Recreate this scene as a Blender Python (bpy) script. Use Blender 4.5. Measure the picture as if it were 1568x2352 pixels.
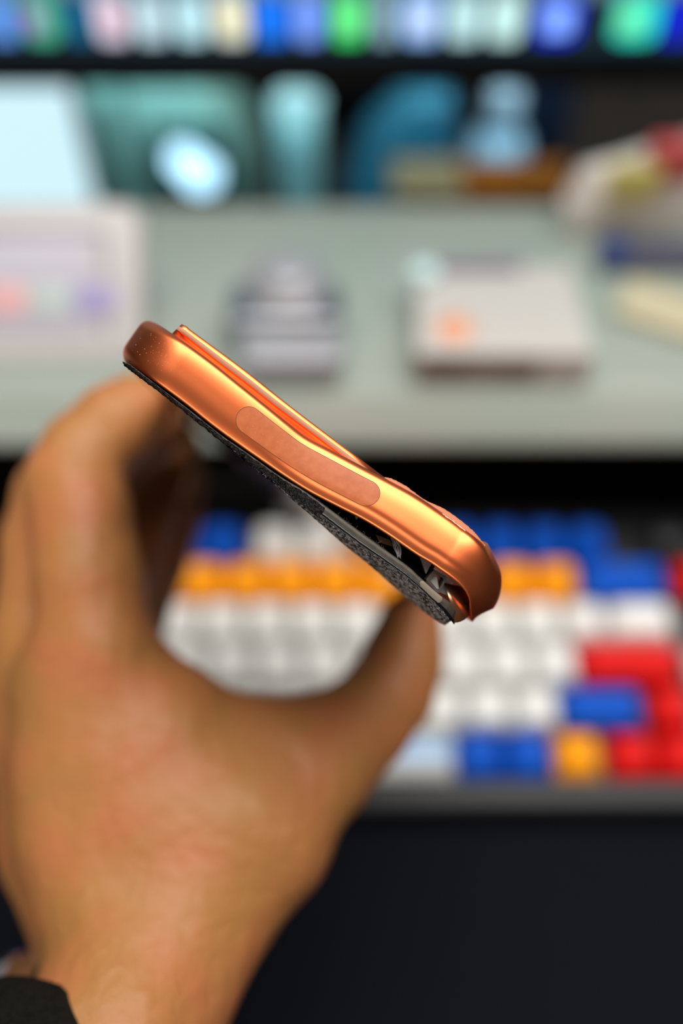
import bpy, bmesh, math, random
import numpy as np
from mathutils import Vector, Matrix
random.seed(7); np.random.seed(7)
for o in list(bpy.data.objects): bpy.data.objects.remove(o, do_unlink=True)
S = bpy.context.scene
COL = S.collection
# ------------------------------------------------------------------ camera
PITCH = math.radians(53)
CAMH = 0.391
FPX = 35/36*2352
cr = np.array([1., 0, 0]); cu = np.array([0, math.sin(PITCH), math.cos(PITCH)]); cf = np.array([0, math.cos(PITCH), -math.sin(PITCH)])
C0 = np.array([0, 0, CAMH])
cd = bpy.data.cameras.new('camera'); cam = bpy.data.objects.new('camera', cd); COL.objects.link(cam)
cam.location = C0; cam.rotation_euler = (math.radians(90)-PITCH, 0, 0)
cd.lens = 35; cd.sensor_width = 36; cd.clip_start = 0.01; cd.clip_end = 50
cd.dof.use_dof = True; cd.dof.focus_distance = 0.1735; cd.dof.aperture_fstop = 3.2
S.camera = cam
# ------------------------------------------------------------------ world, lights, exposure
S.view_settings.view_transform = 'Standard'; S.view_settings.look = 'None'
S.view_settings.exposure = 0.0; S.view_settings.gamma = 1; S.view_settings.use_curve_mapping = False
w = bpy.data.worlds.new('room_light'); S.world = w; w.use_nodes = True
w.node_tree.nodes['Background'].inputs[0].default_value = (0.75, 0.8, 0.85, 1)
w.node_tree.nodes['Background'].inputs[1].default_value = 0.08
def area(name, loc, target, size, power, color, sy=None):
    l = bpy.data.lights.new(name, 'AREA'); l.energy = power; l.color = color
    l.shape = 'RECTANGLE'; l.size = size; l.size_y = sy or size
    o = bpy.data.objects.new(name, l); COL.objects.link(o); o.location = loc
    o.rotation_euler = (Vector(target)-Vector(loc)).to_track_quat('-Z', 'Y').to_euler()
    return o
area('ceiling_lamp_light', (0.35, 0.40, 1.75), (0.35, 0.401, 0), 1.7, 49, (1, 0.96, 0.92), 1.25)
area('room_window_light', (-0.95, -1.8, 0.40), (0, 0.15, 0.15), 1.6, 22, (1, 0.93, 0.84), 0.9)

# ------------------------------------------------------------------ helpers
def lin(h):
    h = h.lstrip('#'); v = [int(h[i:i+2], 16)/255 for i in (0, 2, 4)]
    return tuple(x/12.92 if x <= .04045 else ((x+.055)/1.055)**2.4 for x in v)
def mat(name, col, rough=.5, metal=0., bump=None, col2=None, cscale=50., emit=None, estr=0., spec=.5, coat=0., trans=0., ior=1.45, sss=0., cr2=(.35, .65), alpha=1.):
    m = bpy.data.materials.new(name); m.use_nodes = True
    nt = m.node_tree; b = nt.nodes['Principled BSDF']
    c = lin(col) if isinstance(col, str) else col
    b.inputs['Base Color'].default_value = (*c, 1); b.inputs['Roughness'].default_value = rough
    b.inputs['Metallic'].default_value = metal; b.inputs['Specular IOR Level'].default_value = spec
    b.inputs['Coat Weight'].default_value = coat; b.inputs['Transmission Weight'].default_value = trans
    b.inputs['IOR'].default_value = ior; b.inputs['Alpha'].default_value = alpha
    tc = nt.nodes.new('ShaderNodeTexCoord')
    if sss:
        b.inputs['Subsurface Weight'].default_value = sss; b.inputs['Subsurface Scale'].default_value = .003
        b.inputs['Subsurface Radius'].default_value = (1, .35, .2)
    if col2:
        n = nt.nodes.new('ShaderNodeTexNoise'); n.inputs['Scale'].default_value = cscale; n.inputs['Detail'].default_value = 5
        r = nt.nodes.new('ShaderNodeValToRGB'); r.color_ramp.elements[0].position = cr2[0]; r.color_ramp.elements[1].position = cr2[1]
        r.color_ramp.elements[0].color = (*c, 1); r.color_ramp.elements[1].color = (*(lin(col2) if isinstance(col2, str) else col2), 1)
        nt.links.new(tc.outputs['Object'], n.inputs['Vector']); nt.links.new(n.outputs['Fac'], r.inputs['Fac']); nt.links.new(r.outputs['Color'], b.inputs['Base Color'])
    if bump:
        n = nt.nodes.new('ShaderNodeTexNoise'); n.inputs['Scale'].default_value = bump[0]; n.inputs['Detail'].default_value = 4
        bp = nt.nodes.new('ShaderNodeBump'); bp.inputs['Strength'].default_value = bump[1]; bp.inputs['Distance'].default_value = bump[2] if len(bump) > 2 else .0002
        nt.links.new(tc.outputs['Object'], n.inputs['Vector']); nt.links.new(n.outputs['Fac'], bp.inputs['Height']); nt.links.new(bp.outputs['Normal'], b.inputs['Normal'])
    if emit:
        b.inputs['Emission Color'].default_value = (*(lin(emit) if isinstance(emit, str) else emit), 1); b.inputs['Emission Strength'].default_value = estr
    return m
def tag(o, label=None, cat=None, group=None, kind=None):
    if label: o['label'] = label
    if cat: o['category'] = cat
    if group: o['group'] = group
    if kind: o['kind'] = kind
    return o
def mesh_data(name, V, F, m, smooth=True, off=(0, 0, 0)):
    me = bpy.data.meshes.new(name)
    V = np.asarray(V, float)-np.asarray(off)
    me.from_pydata([tuple(v) for v in V], [], [tuple(int(i) for i in f) for f in F])
    me.materials.append(m); me.update()
    if smooth: me.polygons.foreach_set('use_smooth', [True]*len(me.polygons))
    return me
def obj(name, V, F, m, parent=None, smooth=True, recalc=True, loc=None):
    off = np.array(parent['_o'].to_list()) if parent is not None and '_o' in parent else np.zeros(3)
    me = mesh_data(name, V, F, m, smooth, off)
    if recalc:
        bm = bmesh.new(); bm.from_mesh(me); bmesh.ops.recalc_face_normals(bm, faces=bm.faces); bm.to_mesh(me); bm.free()
    o = bpy.data.objects.new(name, me); COL.objects.link(o)
    if parent is not None: o.parent = parent
    if parent is None:
        # origin at the base centre of the thing
        V = np.asarray(V, float); c = V.mean(0); c[2] = V[:, 2].min()
        me.transform(Matrix.Translation(-Vector(c))); o.location = c; o['_o'] = [float(x) for x in c]
    else: o['_o'] = [float(x) for x in off]
    return o
def empty(name, loc, rot=(0, 0, 0)):
    o = bpy.data.objects.new(name, None); COL.objects.link(o); o.location = loc; o.rotation_euler = rot; o.empty_display_size = .01
    o['_o'] = [float(x) for x in loc]
    return o
def bevel(o, wd, seg=3):
    b = o.modifiers.new('bevel', 'BEVEL'); b.width = wd; b.segments = seg; b.limit_method = 'ANGLE'; b.harden_normals = False
    return o
def box(x0, x1, y0, y1, z0, z1):
    V = [(x, y, z) for x in (x0, x1) for y in (y0, y1) for z in (z0, z1)]
    F = [(0, 1, 3, 2), (4, 6, 7, 5), (0, 4, 5, 1), (2, 3, 7, 6), (0, 2, 6, 4), (1, 5, 7, 3)]
    return V, F
def rot_z(V, a, c=(0, 0)):
    V = np.array(V, float); ca, sa = math.cos(a), math.sin(a); x = V[:, 0]-c[0]; y = V[:, 1]-c[1]
    V2 = V.copy(); V2[:, 0] = c[0]+x*ca-y*sa; V2[:, 1] = c[1]+x*sa+y*ca
    return V2
def rings(R, close=True, cap=True):
    """loft a list of rings (each n x 3)"""
    n = len(R[0]); V = np.concatenate(R); F = []
    for i in range(len(R)-1):
        for j in range(n if close else n-1):
            k = (j+1) % n
            F.append((i*n+j, i*n+k, (i+1)*n+k, (i+1)*n+j))
    if cap and close:
        F.append(tuple(range(n))[::-1]); F.append(tuple((len(R)-1)*n+j for j in range(n)))
    return V, F
def rrect(cx, cy, hx, hy, r, z, n=5):
    P = []
    for (sx, sy, a0) in ((1, 1, 0), (-1, 1, 90), (-1, -1, 180), (1, -1, 270)):
        for k in range(n+1):
            a = math.radians(a0+90*k/n); P.append((cx+sx*(hx-r)+r*math.cos(a), cy+sy*(hy-r)+r*math.sin(a), z))
    return np.array(P)
def slab(cx, cy, hx, hy, r, z0, z1, e=.001):
    return rings([rrect(cx, cy, hx-e, hy-e, max(r-e, 1e-4), z0), rrect(cx, cy, hx, hy, r, z0+e), rrect(cx, cy, hx, hy, r, z1-e), rrect(cx, cy, hx-.3*e, hy-.3*e, r, z1-.3*e), rrect(cx, cy, hx-e, hy-e, max(r-e, 1e-4), z1)])
def lathe(cx, cy, prof, n=32):
    R = []
    for r, z in prof:
        R.append(np.array([(cx+r*math.cos(2*math.pi*k/n), cy+r*math.sin(2*math.pi*k/n), z) for k in range(n)]))
    return rings(R)
def tube(pts, rad, n=8):
    pts = np.array(pts, float); R = []
    prev = None
    for i, p in enumerate(pts):
        t = pts[min(i+1, len(pts)-1)]-pts[max(i-1, 0)]; t /= np.linalg.norm(t)
        if prev is None:
            a = np.array([0, 0, 1.]) if abs(t[2]) < .9 else np.array([1., 0, 0]); u = np.cross(t, a)
        else: u = prev-t*np.dot(prev, t)
        u /= np.linalg.norm(u); prev = u; v = np.cross(t, u)
        rr = rad[i] if hasattr(rad, '__len__') else rad
        R.append(np.array([p+rr*(math.cos(2*math.pi*k/n)*u+math.sin(2*math.pi*k/n)*v) for k in range(n)]))
    return rings(R)
def merge(*parts):
    V = []; F = []; o = 0
    for v, f in parts:
        V.extend([tuple(p) for p in v]); F.extend([tuple(i+o for i in q) for q in f]); o += len(v)
    return V, F
def crs(P, u):
    """Catmull-Rom through P at parameters u (array, in index units)"""
    P = np.asarray(P, float); n = len(P); u = np.clip(u, 0, n-1-1e-9); i = np.floor(u).astype(int); t = (u-i)[:, None]
    g = lambda k: P[np.clip(k, 0, n-1)]
    p0, p1, p2, p3 = g(i-1), g(i), g(i+1), g(i+2)
    p0 = np.where((i == 0)[:, None], 2*p1-p2, p0); p3 = np.where((i+2 > n-1)[:, None], 2*p2-p1, p3)
    return .5*((2*p1)+(-p0+p2)*t+(2*p0-5*p1+4*p2-p3)*t*t+(-p0+3*p1-3*p2+p3)*t**3)
# millimetres right / up / away from the photographer's eye -> world metres
def W(A):
    A = np.asarray(A, float)*.001
    return C0+A[..., 0:1]*cr+A[..., 1:2]*cu+A[..., 2:3]*cf
def ray(px, py, d): return np.array([(px-784)/FPX*d, -(py-1176)/FPX*d, d])
def on_z(px, py, z):
    """world point at height z (m) seen along that line of sight"""
    v = cr*(px-784)/FPX-cu*(py-1176)/FPX+cf
    return C0+v*((z-CAMH)/v[2])
def on_y(px, py, y):
    v = cr*(px-784)/FPX-cu*(py-1176)/FPX+cf
    return C0+v*(y/v[1])

# ------------------------------------------------------------------ materials
M = {}
M['mat'] = mat('desk_mat_cloth', '#090b12', .8, bump=(900, .3), col2='#0d0f17', cscale=300, spec=.1)
M['desk'] = mat('desk_laminate', '#15120f', .5, col2='#1d1814', cscale=30)
M['wall'] = mat('wall_paint', '#1b1916', .9, spec=.1, col2='#141311', cscale=8)
M['floor'] = mat('floor_wood', '#2a211b', .6, col2='#1b1511', cscale=12)
M['shelf'] = mat('shelf_lacquer', '#98a59b', .25, col2='#9fa69d', cscale=15)
M['case'] = mat('keyboard_case', '#101215', .5, bump=(2500, .1))
M['plate'] = mat('switch_plate', '#08090b', .5)
M['cap_white'] = mat('cap_white', '#dcdcd8', .42)
M['cap_blue'] = mat('cap_blue', '#004fba', .55, spec=.15)
M['cap_orange'] = mat('cap_orange', '#f49a08', .55, spec=.15)
M['cap_red'] = mat('cap_red', '#d4100e', .55, spec=.155)
M['print_blue'] = mat('print_pale_blue', '#9cc3ea', .5)
M['black'] = mat('black_plastic', '#08070a', .55, spec=.15)
M['inner'] = mat('inner_black', '#050403', .6, spec=.2)
M['white_pl'] = mat('white_plastic', '#dad5d5', .45)

# ------------------------------------------------------------------ setting
def struct(name, V, F, m): return tag(obj(name, V, F, m, smooth=False), kind='structure')
struct('floor', *box(-2.5, 2.5, -2.2, 1.4, -.76, -.74), M['floor'])
struct('wall_back', *box(-2.5, 2.5, .95, 1.0, -.74, 1.9), M['wall'])
desk = empty('desk', (0, .4, -.74)); tag(desk, 'dark desk carrying the keyboard, grey shelf and monitor', 'desk')
bevel(obj('desk_top', *box(-.8, .8, -.02, .9, -.03, 0), M['desk'], desk, False), .002)
for x in (-.76, .7):
    for y in (.02, .8): obj('leg', *box(x, x+.06, y, y+.06, -.74, -.03), M['desk'], desk, False)
pad = obj('desk_mat', *slab(0, .135, .42, .15, .006, 0, .003, .001), M['mat']); tag(pad, 'dark navy cloth desk mat under the keyboard and wrist', 'desk mat')

# ------------------------------------------------------------------ shelf
SZ = .105; SY0, SY1 = .275, .395
sh = empty('monitor_shelf', (0, .335, 0)); tag(sh, 'pale grey green lacquered shelf riser behind the keyboard, dark underneath', 'shelf')
pf = [(.2615, .0875), (.2615, .0905), (.264, .094), (.272, .102), (.2755, .1044), (.279, SZ), (SY1, SZ), (SY1, SZ-.03), (.275, SZ-.03)]
V = [(x, y_, z) for x in (-.36, .36) for y_, z in pf]; n_ = len(pf)
bevel(obj('board', V, [tuple(range(n_)), tuple(range(2*n_-1, n_-1, -1))]+[(i, (i+1) % n_, n_+(i+1) % n_, n_+i) for i in range(n_)], M['shelf'], sh, False), .001)
for x in (-.36, .345): bevel(obj('leg', *box(x, x+.015, SY0+.006, SY1-.006, 0, SZ-.0305), M['shelf'], sh, False), .001)
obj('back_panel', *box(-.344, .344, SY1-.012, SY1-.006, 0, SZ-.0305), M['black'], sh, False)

# ------------------------------------------------------------------ keyboard
kb_rot = math.radians(6)
kb = empty('keyboard', (0, .1594, .0175), (kb_rot, 0, 0)); tag(kb, 'black mechanical keyboard with white, blue, orange and red keycaps', 'keyboard'); kb['_o'] = [0., 0., 0.]
U = .01905
X0, X1 = (-.35-7.65)*U, (16.55-7.65)*U
def kpart(name, V, F, m, smooth=False, label=None):
    o = obj(name, V, F, m, kb, smooth); 
    if label: o['label'] = label
    return o
kcx, khx = (X0+X1)/2, (X1-X0)/2
YB, YT = -.0195, 5*U+.0155
# wedge case: bottom follows the desk, top is in the key plane
def case_frame():
    ring = lambda z, e, tilt=False: np.array([(p[0], p[1], z-(math.sin(kb_rot)*(p[1]) if tilt else 0)) for p in rrect(kcx, (YB+YT)/2, khx-e, (YT-YB)/2-e, .006, 0)])
    ino = lambda z: rrect(kcx, 2.5*U, khx-.006, 3*U+.0012, .002, z)
    zb = -.0142
    return rings([ring(zb, .002, True), ring(zb+.002, 0, True), ring(.002, 0), ring(.0035, .0015), ino(.0035), ino(-.0035)])
kpart('case', *case_frame(), M['case'])
kpart('switch_plate', *rings([rrect(kcx, 2.5*U, khx-.0062, 3*U+.001, .002, -.0034), rrect(kcx, 2.5*U, khx-.0062, 3*U+.001, .002, -.002)]), M['plate'])
capcache = {}
def cap_mesh(wu, colr):
    if (wu, colr) in capcache: return capcache[(wu, colr)]
    ex = (wu-1)*U/2
    prof = [(.0091, 0, .0012), (.0089, .002, .0013), (.0077, .0055, .002), (.0064, .0090, .0026), (.0057, .0099, .003), (.0050, .0100, .003), (.0034, .0095, .0028), (.0015, .0092, .0014)]
    V, F = rings([rrect(0, 0, h+ex, h, r, z, 4) for h, z, r in prof])
    me = mesh_data('keycap', V, F, M[colr]); capcache[(wu, colr)] = me
    return me
def cap(u0, wu, row, colr):
    o = bpy.data.objects.new('keycap', cap_mesh(wu, colr)); COL.objects.link(o); o.parent = kb
    o.location = ((u0+wu/2-7.65)*U, (5-row)*U, 0)
    return o
W_, B_, O_, R_ = 'cap_white', 'cap_blue', 'cap_orange', 'cap_red'
cap(.0, 1, 0, R_)
for i in range(4): cap(1.4+i, 1, 0, B_)
for i in range(4): cap(5.6+i, 1, 0, W_)
for i in range(4): cap(9.85+i, 1, 0, B_)
for i in range(13): cap(i, 1, 1, O_)
cap(13, 2, 1, B_); cap(15.15, 1, 1, R_)
cap(0, 1.5, 2, W_)
for i in range(12): cap(1.5+i, 1, 2, W_)
cap(13.5, 1.5, 2, W_)
cap(0, 1.75, 3, R_)
for i in range(11): cap(1.75+i, 1, 3, W_)
cap(12.75, 2.25, 3, R_); cap(15.15, 1, 3, W_)
cap(0, 2.25, 4, B_)
for i in range(10): cap(2.25+i, 1, 4, W_)
cap(12.25, 1.75, 4, B_); cap(14.1, 1, 4, R_)
for i in range(3): cap(1.25*i, 1.25, 5, B_)
sp = cap(3.75, 6.25, 5, W_)
o = bpy.data.objects.new('printed_motif', mesh_data('printed_motif', *rings([rrect(0, 0, .017, .0042, .003, .0093), rrect(0, 0, .0165, .0038, .003, .0101)]), M['print_blue'])); COL.objects.link(o); o.parent = sp; o.location = (.041, 0, 0)
cap(10, 1, 5, B_); cap(11, 1, 5, B_); cap(12, 1, 5, O_)
for i in range(3): cap(13.13+i, 1, 5, R_)
kpart('knob', *lathe((15.2-7.65)*U, 5*U, [(.0085, -.001), (.0088, .001), (.0088, .010), (.0078, .0115), (.001, .0115)], 28), M['case'], True, 'dark grey round volume knob')
kpart('cable_plug', *merge(slab((6.55-7.65)*U, YT+.006, .006, .009, .003, -.008, -.001, .001)), M['white_pl'], True, 'white cable plug in the rear edge')
kpart('cable', *tube([((6.55-7.65)*U, YT+.012, -.0045), ((6.5-7.65)*U, YT+.022, -.006), ((6.2-7.65)*U, YT+.03, -.018), ((5.2-7.65)*U, YT+.034, -.026), ((3.6-7.65)*U, YT+.034, -.026)], .0024, 10), M['white_pl'], True)

# ------------------------------------------------------------------ monitor
mon = empty('monitor', (0, .56, 0)); tag(mon, 'large black computer monitor with a row of glowing taskbar icons, cropped by top edge', 'monitor')
MY = .430; MZ0 = .144
SCZ = .1585
M['bezel'] = mat('bezel_black', '#060507', .5, spec=.2)
obj('bezel', *merge(box(-.36, .36, MY, MY+.03, MZ0, SCZ), box(-.36, -.352, MY, MY+.03, SCZ, .53), box(.352, .36, MY, MY+.03, SCZ, .53), box(-.36, .36, MY, MY+.03, .53, .54), box(-.351, .351, MY+.006, MY+.045, SCZ+.001, .529)), M['bezel'], mon, False)
M['screen'] = mat('screen_glow', '#050809', .3, emit='#0a2230', estr=1.0)
scr = obj('screen', *box(-.352, .352, MY+.0025, MY+.006, SCZ, .529), M['screen'], mon, False)
M['wallp'] = mat('wallpaper_glow', '#050809', .3, emit='#54707e', estr=1.1)
tb = .0245
obj('wallpaper', *box(-.352, .352, MY+.002, MY+.0024, SCZ+tb, .529), M['wallp'], scr, False)
def icon(px, wpx, colr, strn, inner=None, py=42, hpx=92):
    c = on_y(px, py, MY+.002); k = .4562/FPX*1.0
    hw = wpx/2*k; hh = hpx/2*k*.92*1.15
    wpx *= 1.12; hw = wpx/2*k; m = mat('icon_glow', '#040404', .3, emit=colr, estr=strn*1.3)
    V, F = rings([rrect(c[0], c[2], hw, hh, min(hw, hh)*.45, MY+.0012), rrect(c[0], c[2], hw, hh, min(hw, hh)*.45, MY+.0024)])
    V = np.array(V)[:, [0, 2, 1]]
    o = obj('icon', V, F, m, mon, False)
    if inner:
        m2 = mat('icon_glow', '#040404', .3, emit=inner[0], estr=inner[1]); q = inner[2]
        V, F = rings([rrect(c[0]+hw*inner[3], c[2], hw*q, hh*q, min(hw, hh)*q*.5, MY+.0006), rrect(c[0]+hw*inner[3], c[2], hw*q, hh*q, min(hw, hh)*q*.5, MY+.0013)])
        obj('emblem', np.array(V)[:, [0, 2, 1]], F, m2, o, False)
icon(2, 46, '#5f96e8', 1.0)
icon(92, 62, '#45b08a', 1.0, ('#b47fd0', 1.0, .5, -.4))
icon(180, 50, '#0b5f86', .9)
icon(255, 56, '#dcd2e6', 1.0, ('#f0a8a8', 1.0, .45, .1))
icon(345, 56, '#bcd8e2', 1.0)
icon(437, 56, '#b6dfe8', 1.05)
icon(530, 60, '#dfe6d8', 1.0, ('#f2de9a', 1.2, .5, 0))
icon(622, 60, '#0a6ae0', 1.15)
icon(708, 50, '#6f95f0', 1.1)
icon(800, 58, '#2ed060', 1.2, ('#9af5b4', 1.3, .45, 0))
icon(882, 36, '#93b6c4', .9)
icon(968, 68, '#8ab4f0', 1.1, ('#dce8ff', 1.2, .5, 0))
icon(1066, 58, '#b9e0e2', 1.0)
icon(1160, 62, '#bfe6e2', 1.0)
icon(1280, 80, '#0018c0', 1.25, ('#86b0ff', 1.5, .62, 0))
icon(1462, 84, '#1fd0b8', 1.1, ('#7ff0a0', 1.1, .5, -.3))
icon(1560, 76, '#0414b0', 1.1)
M['strip'] = mat('added_fill_glow', '#202020', .4, emit='#b8e8f4', estr=3.0)
obj('added_fill_strip', *box(-.30, .30, MY+.034, MY+.044, MZ0+.012, MZ0+.0155), M['strip'], mon, False)  # added strip hidden behind the bezel, brightens the things behind the shelf
area('added_fill_light', (0, MY+.040, MZ0+.011), (0, MY+.09, .03), .58, .7, (.62, .9, 1), .008)  # fill light added along with the strip
obj('neck', *box(-.03, .03, MY+.045, MY+.07, .14, .34), M['bezel'], mon, False)
obj('stand_column', *box(-.05, .05, .62, .64, .012, .30), M['bezel'], mon, False)
obj('stand_arm', *box(-.025, .025, MY+.07, .625, .24, .28), M['bezel'], mon, False)
obj('stand_base', *slab(0, .70, .13, .07, .02, 0, .012, .002), M['bezel'], mon, False)

# ------------------------------------------------------------------ things behind the shelf
def seg_thing(name, label, cat, parts, loc):
    e = empty(name, loc); tag(e, label, cat)
    for pn, V, F, m, sm in parts: obj(pn, V, F, m, e, sm)
    return e
def wx(px, y, z):
    """world x of image column px at (y,z)"""
    d = y*cf[1]+(z-CAMH)*cf[2]; return (px-784)/FPX*d
# bright lit tablet at far left
M['tab'] = mat('tablet_glow', '#101010', .3, emit='#c8e9f2', estr=1.15)
M['tabb'] = mat('tablet_body', '#30363a', .4)
y = .50; xl, xr = wx(-150, y, .06), wx(212, y, .06)
t = seg_thing('tablet', 'small lit tablet glowing pale cyan under the monitor at the left', 'tablet', [
    ('body', *box(xl, xr, y, y+.008, .0, .108), M['tabb'], False),
    ('screen', *box(xl+.003, xr-.004, y-.0006, y+.001, .024, .104), M['tab'], False)], (xl/2+xr/2, y, 0))
bevel(t.children[0], .003)
M['keyst'] = mat('pale_cyan_pad', '#8fb9c4', .3)
# teal tub with a rounded shoulder
M['teal'] = mat('teal_plastic', '#a9dccf', .3, col2='#97ccc0', cscale=20)
M['teal_d'] = mat('teal_dark', '#123c3e', .3)
y = .535; a0, a1 = wx(216, y, .05), wx(575, y, .03)
prof = [(a0, 0), (a1, 0), (a1-.002, .03), (a1-.010, .055), (a1-.022, .075), (a1-.038, .088), (a1-.055, .093), (a0, .093)]
V = [(x, yy, z) for yy in (y, y+.06) for x, z in prof]; n = len(prof)
F = [tuple(range(n)), tuple(range(2*n-1, n-1, -1))]+[(i, (i+1) % n, n+(i+1) % n, n+i) for i in range(n)]
tub = bevel(obj('storage_tub', V, F, M['teal'], None, False), .003, 3); tag(tub, 'teal plastic tub with a rounded right shoulder beside the lit tablet', 'storage tub')
obj('rib', *box(wx(296, y, .05)-.001, wx(296, y, .05)+.001, y-.002, y+.001, .02, .085), M['teal_d'], tub, False)
# blurred bright highlights modelled as two glowing discs, not a lamp
M['glow'] = mat('highlight_glow', '#202020', .3, emit='#b4e6ff', estr=2.3)
M['chrome'] = mat('chrome', '#c8ccd0', .12, 1.0)
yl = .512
pl = empty('highlight_discs', (wx(440, yl, .04), yl, 0)); tag(pl, 'two glowing white discs shaped as blurred highlights in front of teal tub', 'highlight')
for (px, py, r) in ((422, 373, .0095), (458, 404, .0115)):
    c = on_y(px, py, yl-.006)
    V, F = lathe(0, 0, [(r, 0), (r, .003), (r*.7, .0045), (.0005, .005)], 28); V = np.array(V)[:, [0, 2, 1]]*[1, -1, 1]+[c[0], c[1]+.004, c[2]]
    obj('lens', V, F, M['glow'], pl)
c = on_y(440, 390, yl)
obj('disc_support', *box(c[0]-.022, c[0]+.022, yl, yl+.012, 0, c[2]+.020), M['teal_d'], pl, False)
# tumbler in the middle
M['tumb'] = mat('tumbler_glass', '#9ccfd0', .12, col2='#7fb9bb', cscale=18, spec=.6)
M['tumb_rim'] = mat('rim_highlight', '#b8e4e6', .08, emit=None)
yc = .52; xc = wx(686, yc, .05)
tm = empty('tumbler', (xc, yc, 0)); tag(tm, 'teal glass tumbler with a highlight painted on its rim in the middle under the monitor', 'tumbler')
obj('cup', *lathe(xc, yc, [(.0105, 0), (.011, .003), (.0125, .06), (.0135, .082), (.0125, .082), (.0118, .078), (.0005, .077)], 36), M['tumb'], tm)
obj('rim', *lathe(xc, yc, [(.0122, .0815), (.014, .0815), (.0144, .083), (.014, .0845), (.0122, .0845), (.0115, .083)], 36), M['tumb_rim'], tm)  # reflection on the rim put into a paler colour
# blue slanted folder and bottle
M['blue_g'] = mat('blue_teal_gloss', '#3d8aa4', .35, col2='#1c5a78', cscale=16)
y = .52
pts = [(800, 470), (800, 420), (840, 330), (950, 236), (1040, 236), (1060, 470)]
Q = [on_y(px, py, y) for px, py in pts]; Q = [(q[0], q[2]) for q in Q]; Q[0] = (Q[0][0], 0); Q[-1] = (Q[-1][0], 0); n = len(Q)
V = [(x, yy, z) for yy in (y, y+.03) for x, z in Q]
F = [tuple(range(n)), tuple(range(2*n-1, n-1, -1))]+[(i, (i+1) % n, n+(i+1) % n, n+i) for i in range(n)]
tag(bevel(obj('magazine_holder', V, F, M['blue_g'], None, False), .003), 'blue teal magazine holder with a slanted left edge right of the tumbler', 'file holder')
M['bott'] = mat('bottle_grey_blue', '#7fa3b8', .3, col2='#8d969e', cscale=22)
yb = .512; xb = wx(1140, yb, .05)
bt = empty('spray_bottle', (xb, yb, 0)); tag(bt, 'grey blue bottle standing between the slanted holder and the white bag', 'bottle')
obj('body', *lathe(xb, yb, [(.016, 0), (.018, .004), (.018, .05), (.015, .066), (.008, .074), (.0005, .074)], 32), M['bott'], bt)
obj('cap', *lathe(xb, yb, [(.009, .0745), (.009, .093), (.007, .095), (.0005, .095)], 24), M['bott'], bt)
M['navy'] = mat('navy_box', '#041428', .5)
xn = wx(1225, .54, .06); o = bevel(obj('navy_carton', *box(xn-.012, xn+.022, .54, .57, 0, .098), M['navy'], None, False), .001); tag(o, 'very dark navy carton behind the grey blue bottle', 'box')
# cardboard box just behind the shelf
M['card'] = mat('cardboard', '#6e3a06', .85, col2='#5c3008', cscale=25, spec=.1)
y = .435; x0, x1 = wx(905, y, .08), wx(1318, y, .08)
cb = empty('cardboard_box', ((x0+x1)/2, y, 0)); tag(cb, 'brown cardboard box just behind the shelf at the right', 'box')
bevel(obj('carton', *box(x0, x1, y, y+.03, 0, .083), M['card'], cb, False), .001)
M['tape'] = mat('packing_tape', '#6e5c40', .4)
obj('tape', *box(x0-.0003, x0+.035, y-.0004, y+.0304, .04, .0834), M['tape'], cb, False)

# ------------------------------------------------------------------ things on the shelf
# white panel propped up at the left
pb = on_z(332, 838, SZ+.001); dpt = np.dot(pb-C0, cf)
ptop = C0+(cr*(318-784)/FPX-cu*(462-1176)/FPX+cf)*dpt*.985
ux = np.array([1., 0, 0]); uy = ptop-pb; uy[0] = 0; PH = np.linalg.norm(uy); uy /= PH; un = np.cross(ux, uy)
def pan(V):
    V = np.array(V, float); return pb+V[:, 0:1]*ux+V[:, 1:2]*uy+V[:, 2:3]*un
PWD = .17
dev = empty('propped_panel', (pb[0]-PWD/2, pb[1]+.01, SZ)); tag(dev, 'white rounded panel with a pale lavender face propped up at the shelf left', 'device')
def dpart(name, vf, m, par=None, sm=True): return obj(name, pan(vf[0]), vf[1], m, par or dev, sm)
dpart('body', slab(-PWD/2, PH/2, PWD/2, PH/2, .009, -.010, 0, .003), mat('device_white', '#bfbbb9', .4))
dpart('panel', slab(-PWD/2-.004, PH/2, PWD/2-.0165, PH/2-.012, .003, -.0004, .0004, .0002), mat('panel_lavender', '#b6b1bd', .35))
dpart('panel_edge', merge(box(-.0165, -.0145, .012, PH-.012, 0, .0007), box(-PWD+.01, -.0165, PH-.0135, PH-.0115, 0, .0007)), mat('panel_edge_grey', '#8f8a98', .4), None, False)
k_ = dpt/FPX
for px, wd, cc in ((20, .011, '#dfa9a9'), (120, .012, '#b7c4c0'), (222, .011, '#a096c4')):
    dpart('coloured_key', slab((px-332)*k_, (838-690)*k_, wd*.75, .0055, .002, .0002, .0009, .0003), mat('key_tint', cc, .4))
hgt = (pb+uy*PH*.6-un*.010)
obj('kickstand', *box(pb[0]-PWD*.7, pb[0]-PWD*.3, hgt[1]+.001, hgt[1]+.004, SZ, hgt[2]), mat('kickstand_grey', '#8b8b8b', .5), dev, False)
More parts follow.
